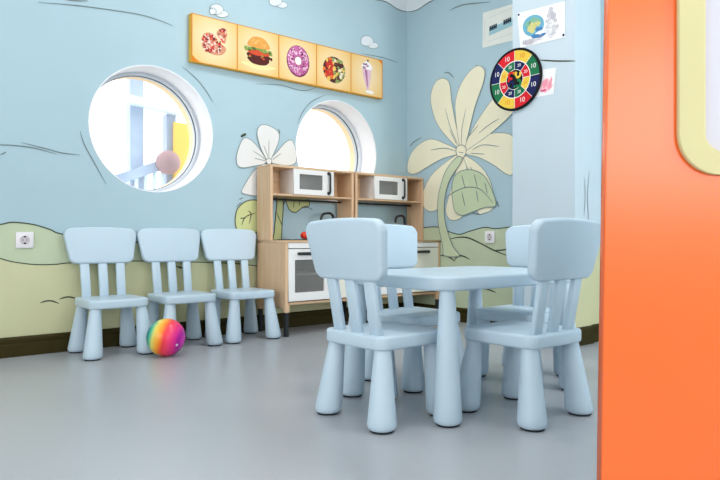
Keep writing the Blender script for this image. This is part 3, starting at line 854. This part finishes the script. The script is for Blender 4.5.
# ring doughnut
tl = tile(2, None); bm = bmesh.new()
def annulus(r0x, r0y, r1x, r1y, cx, cy, d, mi, n=44, wob=0):
    A = [bm.verts.new(putT(cx+r0x*math.cos(2*PI*k/n), cy+r0y*math.sin(2*PI*k/n), d)) for k in range(n)]
    B = [bm.verts.new(putT(cx+r1x*math.cos(2*PI*k/n)*(1+wob*math.sin(7*2*PI*k/n)), cy+r1y*math.sin(2*PI*k/n)*(1+wob*math.sin(7*2*PI*k/n)), d)) for k in range(n)]
    for k in range(n): bm.faces.new((A[k], A[(k+1) % n], B[(k+1) % n], B[k])).material_index = mi
annulus(.026, .026, .094, .108, 0, -.004, .0006, 0); annulus(.030, .030, .088, .101, 0, 0, .0010, 1, wob=.02)
random.seed(9)
for q in range(120):
    a = random.random()*2*PI; r = random.uniform(.040, .082); th = random.random()*PI; L = .0075
    cx, cy = r*math.cos(a), r*1.13*math.sin(a); dx, dy = math.cos(th)*L, math.sin(th)*L; nx, ny = -math.sin(th)*.0028, math.cos(th)*.0028
    add_fill(bm, [(cx-dx-nx, cy-dy-ny), (cx+dx-nx, cy+dy-ny), (cx+dx+nx, cy+dy+ny), (cx-dx+nx, cy-dy+ny)], putT, .0014+.00001*q, random.choice([2, 2, 2, 3, 0]))
add_fill(bm, ell(0, 0, .027, .027, 24), putT, .0008, 4)
obj('printed_doughnut', bm, [sq('glaze_dark', (112, 36, 76)), sq('glaze_pink', (196, 104, 158)), sq('sprinkle_pale', (240, 206, 226)), sq('sprinkle_plum', (140, 48, 104)), sq('doughnut_hole', (252, 240, 230))], tl)

# round dish of vegetables
tl = tile(3, None); bm = bmesh.new()
add_fill(bm, ell(0, -.008, .100, .094, 36), putT, .0004, 6)
random.seed(12); k_ = 0
while k_ < 85:
    x, y = random.uniform(-.1, .1), random.uniform(-.1, .09)
    if (x/.092)**2+((y+.008)/.086)**2 > 1: continue
    if x < -.015: mi = random.choice([0, 0, 1, 1, 2])
    else: mi = random.choice([3, 3, 4, 5, 5, 6, 2])
    add_fill(bm, ell(x, y, random.uniform(.010, .020), random.uniform(.010, .018), 12, .12, k_), putT, .0008+.00003*k_, mi); k_ += 1
add_fill(bm, ell(.012, .030, .017, .017, 16), putT, .0040, 6); add_fill(bm, ell(.012, .030, .010, .010, 14), putT, .0044, 4)
obj('printed_vegetables', bm, [sq('veg_orange', (232, 116, 52)), sq('veg_red', (200, 52, 44)), sq('veg_yellow', (236, 192, 96)), sq('veg_green', (140, 156, 92)), sq('veg_brown', (96, 66, 52)), sq('veg_cream', (232, 220, 190)), sq('veg_dark', (78, 40, 40))], tl)

# milkshake
tl = tile(4, None); bm = bmesh.new()
add_fill(bm, ell(.026, -.116, .042, .012, 22), putT, .0003, 1)
add_fill(bm, [(-.046, .060), (-.040, .000), (-.014, -.072), (-.004, -.104), (.016, -.104), (.022, -.070), (.036, .000), (.042, .060)], putT, .0006, 0)
add_fill(bm, [(-.024, .045), (-.012, -.020), (.000, -.080), (.008, -.080), (.004, -.010), (.000, .045)], putT, .0010, 2)
add_fill(bm, [tuple(p) for p in spline([(-.050, .055), (-.052, .078), (-.030, .098), (-.002, .112), (.026, .098), (.048, .076), (.044, .054), (0, .048)], True)], putT, .0014, 1)
for q in range(14):
    add_fill(bm, ell(random.uniform(-.040, .010), random.uniform(.052, .090), .008, .006, 9, .2, q), putT, .0018+.00002*q, random.choice([3, 3, 2]))
add_fill(bm, ell(.006, .116, .009, .008, 12), putT, .0024, 4)
obj('printed_milkshake', bm, [sq('shake_lilac', (222, 188, 206)), sq('shake_cream', (246, 238, 240)), sq('shake_plum', (176, 112, 150)), sq('shake_grey', (124, 120, 134)), sq('cherry_dark', (60, 50, 30))], tl)
bm = bmesh.new(); add_fill(bm, [(.152, .142), (.105, .142), (.132, .130), (.152, .108)], putT, .0006); obj('corner_accent', bm, M['p_orange'], tl)

# ------------------------------------------------------------------ dart board on the pillar
y0, z0 = on_right(491.3, 80, XP); y1, _ = on_right(543, 80, XP)
dc = (y0+y1)/2; zc_ = CAMZ + (on_right(516, 80, XP)[1]-CAMZ)
R = .190
db = thing('dart_board', 'round black-rimmed dart board in red, yellow, green and navy on the pillar edge', 'dart board', (XP-.003, dc, zc_))
def putD(u, v, d): return (-d, -u, v)      # u is to the right as one faces the board
bm = bmesh.new(); add_slab(bm, circle(0, 0, R, 64), 0, .012, .004, 2, lambda a, b, c: putD(a, b, c)); obj('board_backing', bm, M['p_black'], db, smooth=True, angle=40)
bm = bmesh.new(); n = 64; P = [(R-.011, .010), (R-.011, .0155), (R-.003, .0165), (R+.001, .012), (R+.001, .003), (R-.006, .001)]
Lp = [[bm.verts.new(putD(r*math.cos(2*PI*k/n), r*math.sin(2*PI*k/n), d)) for k in range(n)] for r, d in P]
for a in range(len(P)):
    for k in range(n): bm.faces.new((Lp[a][k], Lp[a][(k+1) % n], Lp[(a+1) % len(P)][(k+1) % n], Lp[(a+1) % len(P)][k]))
obj('rim_frame', bm, M['p_black'], db, smooth=True, angle=40)
bm = bmesh.new()
def sector(r0, r1, a0, a1, d, mi, n=8):
    A = []; B = []
    for k in range(n+1):
        a = a0+(a1-a0)*k/n; A.append(bm.verts.new(putD(r0*math.sin(a), r0*math.cos(a), d))); B.append(bm.verts.new(putD(r1*math.sin(a), r1*math.cos(a), d)))
    for k in range(n): bm.faces.new((A[k], A[k+1], B[k+1], B[k])).material_index = mi
outer = [0, 1, 2, 3, 0, 1, 2, 3]; inner = [2, 3, 0, 1, 2, 3, 0, 1]
cm = [M['p_yellow'], M['p_green'], M['p_navy'], M['p_red'], M['p_white'], M['p_orange']]
for q in range(8):
    a0, a1 = q*PI/4, (q+1)*PI/4
    sector(.114, .176, a0, a1, .0126, outer[q]); sector(.062, .111, a0, a1, .0126, inner[q])
    am = (a0+a1)/2
    for r, s, sz, ls in ((.145, '10', .040, outer[q]), (.087, '20', .026, inner[q])):
        text_bm(bm, s, sz, lambda u, v, d: putD(u+r*math.sin(am), v+r*math.cos(am), d), .0136, 5 if ls == 0 else 4)
sector(.110, .115, 0, 2*PI, .0130, 4, 64)
sector(.059, .062, 0, 2*PI, .0130, 4, 64)
for q in range(8):
    a = q*PI/4; c, s = math.cos(a), math.sin(a); w_ = .0013
    add_fill(bm, [(.060*s-w_*c, .060*c+w_*s), (.176*s-w_*c, .176*c+w_*s), (.176*s+w_*c, .176*c-w_*s), (.060*s+w_*c, .060*c-w_*s)], putD, .0132, 4)
cm.append(M['p_black'])
add_fill(bm, ell(0, 0, .0592, .0592, 40), putD, .0133, 6)
for u, v, mi, a0 in ((-.026, .028, 3, .6), (.026, .028, 0, 2.2), (.027, -.028, 1, 3.6), (-.026, -.028, 2, 5.2)):
    L = [Vector((u+.017*math.cos(a0+k*.26), v+.019*math.sin(a0+k*.26))) for k in range(19)]
    add_ribbon(bm, L, putD, .0139, .0150, mi, taper=False)
for u, v, mi in ((-.004, .040, 5), (.004, .012, 6), (0, -.044, 1), (-.044, 0, 3)):
    add_fill(bm, ell(u, v, .007, .009, 14), putD, .0143, mi)
obj('target_print', bm, cm, db)
# ------------------------------------------------------------------ papers
def paper(label, quad, put, mtl, name='wall_drawing'):
    """quad: four (u, v) corners tl, tr, br, bl; returns object and bilinear mapper"""
    def at(s, t_):
        a = Vector(quad[0])*(1-s)+Vector(quad[1])*s; b = Vector(quad[3])*(1-s)+Vector(quad[2])*s
        return a*(1-t_)+b*t_
    bm = bmesh.new(); n = 6
    for d in (.0012, .0020):
        g = [[bm.verts.new(put(*at(i/n, j/n), d)) for j in range(n+1)] for i in range(n+1)]
        for i in range(n):
            for j in range(n): bm.faces.new((g[i][j], g[i+1][j], g[i+1][j+1], g[i][j+1]))
    o = obj(name, bm, mtl, None); tag(o, label, 'drawing')
    return o, (lambda s, t_, d: put(*at(s, t_), .0020+d))
# sheet with a strip of keys, half hidden by the pillar
q1 = [on_right(*p) for p in ((483, 13), (521, 1.5), (521, 38.5), (482.6, 48.2))]
o, at = paper('pale sheet with dark key pattern strip, tucked behind the pillar edge', q1, putR, M['paper_c'])
bm = bmesh.new()
add_fill(bm, [(.18, .49), (.98, .36), (.98, .56), (.18, .70)], at, .0004, 0)
for s0 in (.19, .56):
    for q in range(4):
        s = s0+q*.052; t0 = .44-(s-.18)*.17; add_fill(bm, [(s, t0), (s+.042, t0), (s+.042, t0+.13), (s, t0+.14)], at, .0008, 1)
    add_fill(bm, [(s0, .495-(s0-.18)*.17), (s0+.20, .46-(s0-.18)*.17), (s0+.20, .50-(s0-.18)*.17), (s0, .54-(s0-.18)*.17)], at, .0009, 1)
obj('key_print', bm, [sq('print_teal', (156, 196, 206)), sq('print_ink', (30, 52, 70))], o)
bm = bmesh.new()
for ln in ([(.06, .20), (.06, .80)], [(.10, .20), (.95, .08)], [(.10, .86), (.95, .78)]): add_ribbon(bm, [Vector(p) for p in spline(ln, n=6)], at, .0004, .012)
obj('faint_line', bm, [sq('faint_ink', (196, 200, 200))], o)
# sheet with the globe
q2 = [on_right(p[0], p[1], XP) for p in ((517.5, 13.5), (565, 1.0), (565.5, 37.2), (520.5, 48))]
o, at = paper('white sheet with a blue globe and grey pencil tower, pinned on the pillar', q2, putP, M['paper'])
bm = bmesh.new()
add_fill(bm, ell(.33, .46, .235, .30, 30), at, .0004, 0)
random.seed(4)
for (x, y, rx, ry, mi) in ((.36, .34, .12, .10, 1), (.30, .52, .10, .14, 2), (.42, .44, .07, .07, 2), (.22, .40, .06, .10, 1), (.44, .60, .08, .06, 3), (.42, .78, .16, .06, 3)):
    add_fill(bm, ell(x, y, rx, ry, 18, .18, x*20), at, .0008+.0001*mi, mi)
add_fill(bm, ell(.48, .70, .11, .045, 16, .2), at, .0016, 4)
obj('globe_print', bm, [sq('globe_blue', (104, 170, 196)), sq('globe_green', (128, 178, 150)), sq('globe_yellow', (206, 200, 132)), sq('globe_deep', (70, 126, 180)), sq('globe_white', (240, 242, 244))], o)
bm = bmesh.new()
for q in range(70):
    t_ = random.random(); y = .10+.80*t_; hw = .04+.24*t_; x = .72+random.uniform(-hw, hw)*.8-.12*(t_ > .75)
    L = [Vector((x+.03*math.cos(a)*random.uniform(.6, 1), y+.04*math.sin(a)*random.uniform(.6, 1))) for a in [k*2*PI/9 for k in range(9)]]
    add_ribbon(bm, L, at, .0005+.00001*q, .010, 0, closed=True)
for q in range(14):
    x = .08+.3*random.random(); L = [Vector((x+.03*math.cos(a), .88+random.uniform(-.05, .05)+.05*math.sin(a))) for a in [k*2*PI/8 for k in range(8)]]
    add_ribbon(bm, L, at, .0013+.00001*q, .010, 0, closed=True)
obj('pencil_print', bm, [sq('pencil_grey', (186, 182, 192))], o)
for s, t_ in ((.03, .05), (.965, .93)):
    c = Vector(at(s, t_, 0)); bm = bmesh.new(); add_lathe(bm, [(.0065, 0), (.0065, .003), (.004, .006), (0, .0065)], 14, lambda x, y, z: (c.x-z, c.y+x, c.z+y))
    obj('pin', bm, M['p_navy'], o)
# small pink sheet behind the dart board
q3 = [on_right(p[0], p[1], XP) for p in ((537, 70.5), (556.5, 67.5), (553.8, 94), (535, 97.5))]
o, at = paper('small white sheet with a pink drawing, half behind the dart board', q3, putP, M['paper'])
bm = bmesh.new()
add_fill(bm, ell(.55, .62, .34, .24, 22, .15), at, .0004, 0)
for (x, y, rx, ry, mi) in ((.50, .55, .14, .16, 1), (.74, .66, .10, .14, 1), (.45, .80, .16, .05, 2), (.80, .45, .05, .12, 1)):
    add_fill(bm, ell(x, y, rx, ry, 14, .2, x*9), at, .0008+.0002*mi, mi)
obj('pink_print', bm, [sq('print_pink', (246, 190, 200)), sq('print_rose', (238, 150, 168)), sq('print_magenta', (216, 90, 130))], o)

# ------------------------------------------------------------------ orange partition close at the right
ZP = 1.28
op = thing('play_partition', 'tall orange partition with a yellow-framed white window, close at the right edge', 'partition', (FW[0]*ZP, FW[1]*ZP, 0), -math.radians(39.8))
# local x runs to the right across the view, local y away from the camera, local z up
def plx(px): return (px-360)/F*ZP
def plz(py): return CAMZ+(240-py)/F*ZP
left_bot = plx(601.0)-.002; slope = (plx(609.0)-plx(601.3))/(plz(0)-plz(480))
zb = plz(480)
def lx(z): return plx(601.0)+(z-zb)*slope
HP = 1.62
fr_o = [(p[0]+(plx(676)+.27), p[1]+plz(175.5)+.33) for p in rounded_rect(.54, .66, .085, 12, 0, 6)]
fr_i = [(p[0]+(plx(676)+.27), p[1]+plz(175.5)+.33) for p in rounded_rect(.54-.112, .66-.096, .040, 10, 0, 6)]
outline = [(lx(0), 0), (plx(676)+1.25, 0), (plx(676)+1.25, HP), (lx(HP), HP)]
pb = curve_plate('partition_board', outline, [fr_i], .026, M['orange'], op, .002)
pb.rotation_euler = (PI/2, 0, 0); pb.location = (0, .013, 0)
fo = curve_plate('window_frame', fr_o, [fr_i], .012, M['yellow_frame'], op, .003)
fo.rotation_euler = (PI/2, 0, 0); fo.location = (0, -.0055, 0)
wi = curve_plate('window_panel', [(p[0]*1.0, p[1]) for p in fr_i], [], .006, M['white_board'], op)
wi.rotation_euler = (PI/2, 0, 0); wi.location = (0, .010, 0)
# unseen pale lining, added to cut orange bounce off the board's far face
ln = curve_plate('bounce_lining', [(lx(0)+.006, .004), (plx(676)+1.244, .004), (plx(676)+1.244, HP-.006), (lx(HP)+.006, HP-.006)], [], .004, M['plain_wall'], op)
ln.rotation_euler = (PI/2, 0, 0); ln.location = (0, .0285, 0)
# foot boards that keep the partition upright
obj('foot_board', box((plx(676)+.60, -.20, 0), (plx(676)+.63, -.002, .35), .004), M['orange'], op)
obj('foot_board', box((plx(676)+.60, .031, 0), (plx(676)+.63, .24, .35), .004), M['orange'], op)

# ------------------------------------------------------------------ outside: climbing frame and ground
struct(obj('ground', box((-3, YL+.42, -.2), (9, 14, -.10)), M['ground']))['label'] = 'pale paving outside the windows'
YO = 5.4
def out(px, py, y=YO): x, z = on_left(px, py, y); return x, z
cf = thing('climbing_frame', 'pale metal playground frame outside the left round window', 'playground frame', (out(150, 150)[0], YO, -.10))
ox = cf.location.x
def obox(name, x0, x1, z0, z1, m, y0=YO-.05, y1=YO+.05, bev=.006):
    return obj(name, box((x0-ox, y0-YO, z0+.10), (x1-ox, y1-YO, z1+.10), bev), m, cf)
xa, xb = out(128, 100)[0], out(142, 100)[0]
obox('post', xa, xb, -.10, 2.9, M['post'])
xa2, xb2 = out(164.5, 140)[0], out(174, 140)[0]
obox('post', xa2, xb2, -.10, out(170, 115)[1], M['post'])
xe = out(215, 115)[0]
zt_ = out(135, 103)[1]
bm = bmesh.new()
pA, pB = out(118, 99.5), out(186, 116)
def beam(name, pA, pB, th, m, yo, dy=.08):
    a = Vector((pA[0]-ox, 0, pA[1]+.10)); b = Vector((pB[0]-ox, 0, pB[1]+.10)); d = (b-a); n = Vector((-d.z, 0, d.x)).normalized()*th/2
    bm = bmesh.new(); vs = []
    for y in (yo, yo+dy):
        for p in (a-n, b-n, b+n, a+n): vs.append(bm.verts.new((p.x, y, p.z)))
    for f in ((0, 1, 2, 3), (7, 6, 5, 4), (0, 4, 5, 1), (1, 5, 6, 2), (2, 6, 7, 3), (3, 7, 4, 0)): bm.faces.new([vs[i] for i in f])
    return obj(name, bm, m, cf)
beam('crossbeam', pA, pB, .07, M['post_w'], -.13)
beam('handrail', out(112, 181), out(160, 165), .085, M['post'], -.14)
xy0, xy1 = out(169.5, 123)[0], out(200, 123)[0]
obox('yellow_panel', xy0, xy1, -.0+.25, out(172, 124)[1], M['pg_yellow'], YO-.11, YO-.07)
bm = bmesh.new(); bmesh.ops.create_uvsphere(bm, u_segments=24, v_segments=14, radius=.105)
kx, kz = out(160, 164.5); obj('round_knob', bm, M['pg_knob'], cf, (kx-ox, -.18, kz+.10), smooth=True)
for px in (132, 141, 150, 158):
    x, z = out(px, 172); obox('baluster', x-.012, x+.012, -.10, z, M['post_w'], YO-.12, YO-.09, .002)

# ------------------------------------------------------------------ world and lights
w = bpy.data.worlds.new('sky'); SC.world = w; w.use_nodes = True
bg = w.node_tree.nodes['Background']; bg.inputs['Color'].default_value = (0.93, 0.97, 1.0, 1); bg.inputs['Strength'].default_value = 2.6

def area(name, loc, rot, sx, sy, power, col=(1, 1, 1)):
    l = bpy.data.lights.new(name, 'AREA'); l.shape = 'RECTANGLE'; l.size = sx; l.size_y = sy; l.energy = power; l.color = col
    o = bpy.data.objects.new(name, l); COL.objects.link(o); o.location = loc; o.rotation_euler = rot
    return o
area('daylight_back', (.5, YB-.03, 1.45), (PI/2, 0, 0), 1.95, 1.05, 18, (1.0, 0.98, 0.96))
area('daylight_door', (2.87, YB-.03, 1.4), (PI/2, 0, 0), .8, 1.55, 72, (0.98, 0.99, 1.0))
area('daylight_near', (XB-.03, .5, 1.5), (PI/2, 0, -PI/2), 3.7, 1.45, 39, (0.97, 0.98, 1.0))
for x, y, p in ((.3, .8, 3), (2.1, .8, 13), (.3, 2.4, 5), (2.1, 2.4, 14)):  # unseen area lights under the ceiling, added as ambient fill
    area('ceiling_fill', (x, y, H-.03), (0, 0, 0), .6, .6, p, (1.0, 0.985, 0.96))

# ------------------------------------------------------------------ camera
cam = bpy.data.cameras.new('camera'); cam.sensor_width = 36; cam.lens = F/720*36; cam.clip_start = .02
co = bpy.data.objects.new('camera', cam); COL.objects.link(co); co.location = (0, 0, CAMZ)
co.rotation_euler = (PI/2, 0, -math.atan2(FW[0], FW[1])); SC.camera = co
cam.dof.use_dof = False
SC.view_settings.view_transform = 'Standard'; SC.view_settings.look = 'None'; SC.view_settings.gamma = 1; SC.view_settings.use_curve_mapping = False
SC.view_settings.exposure = 0.05
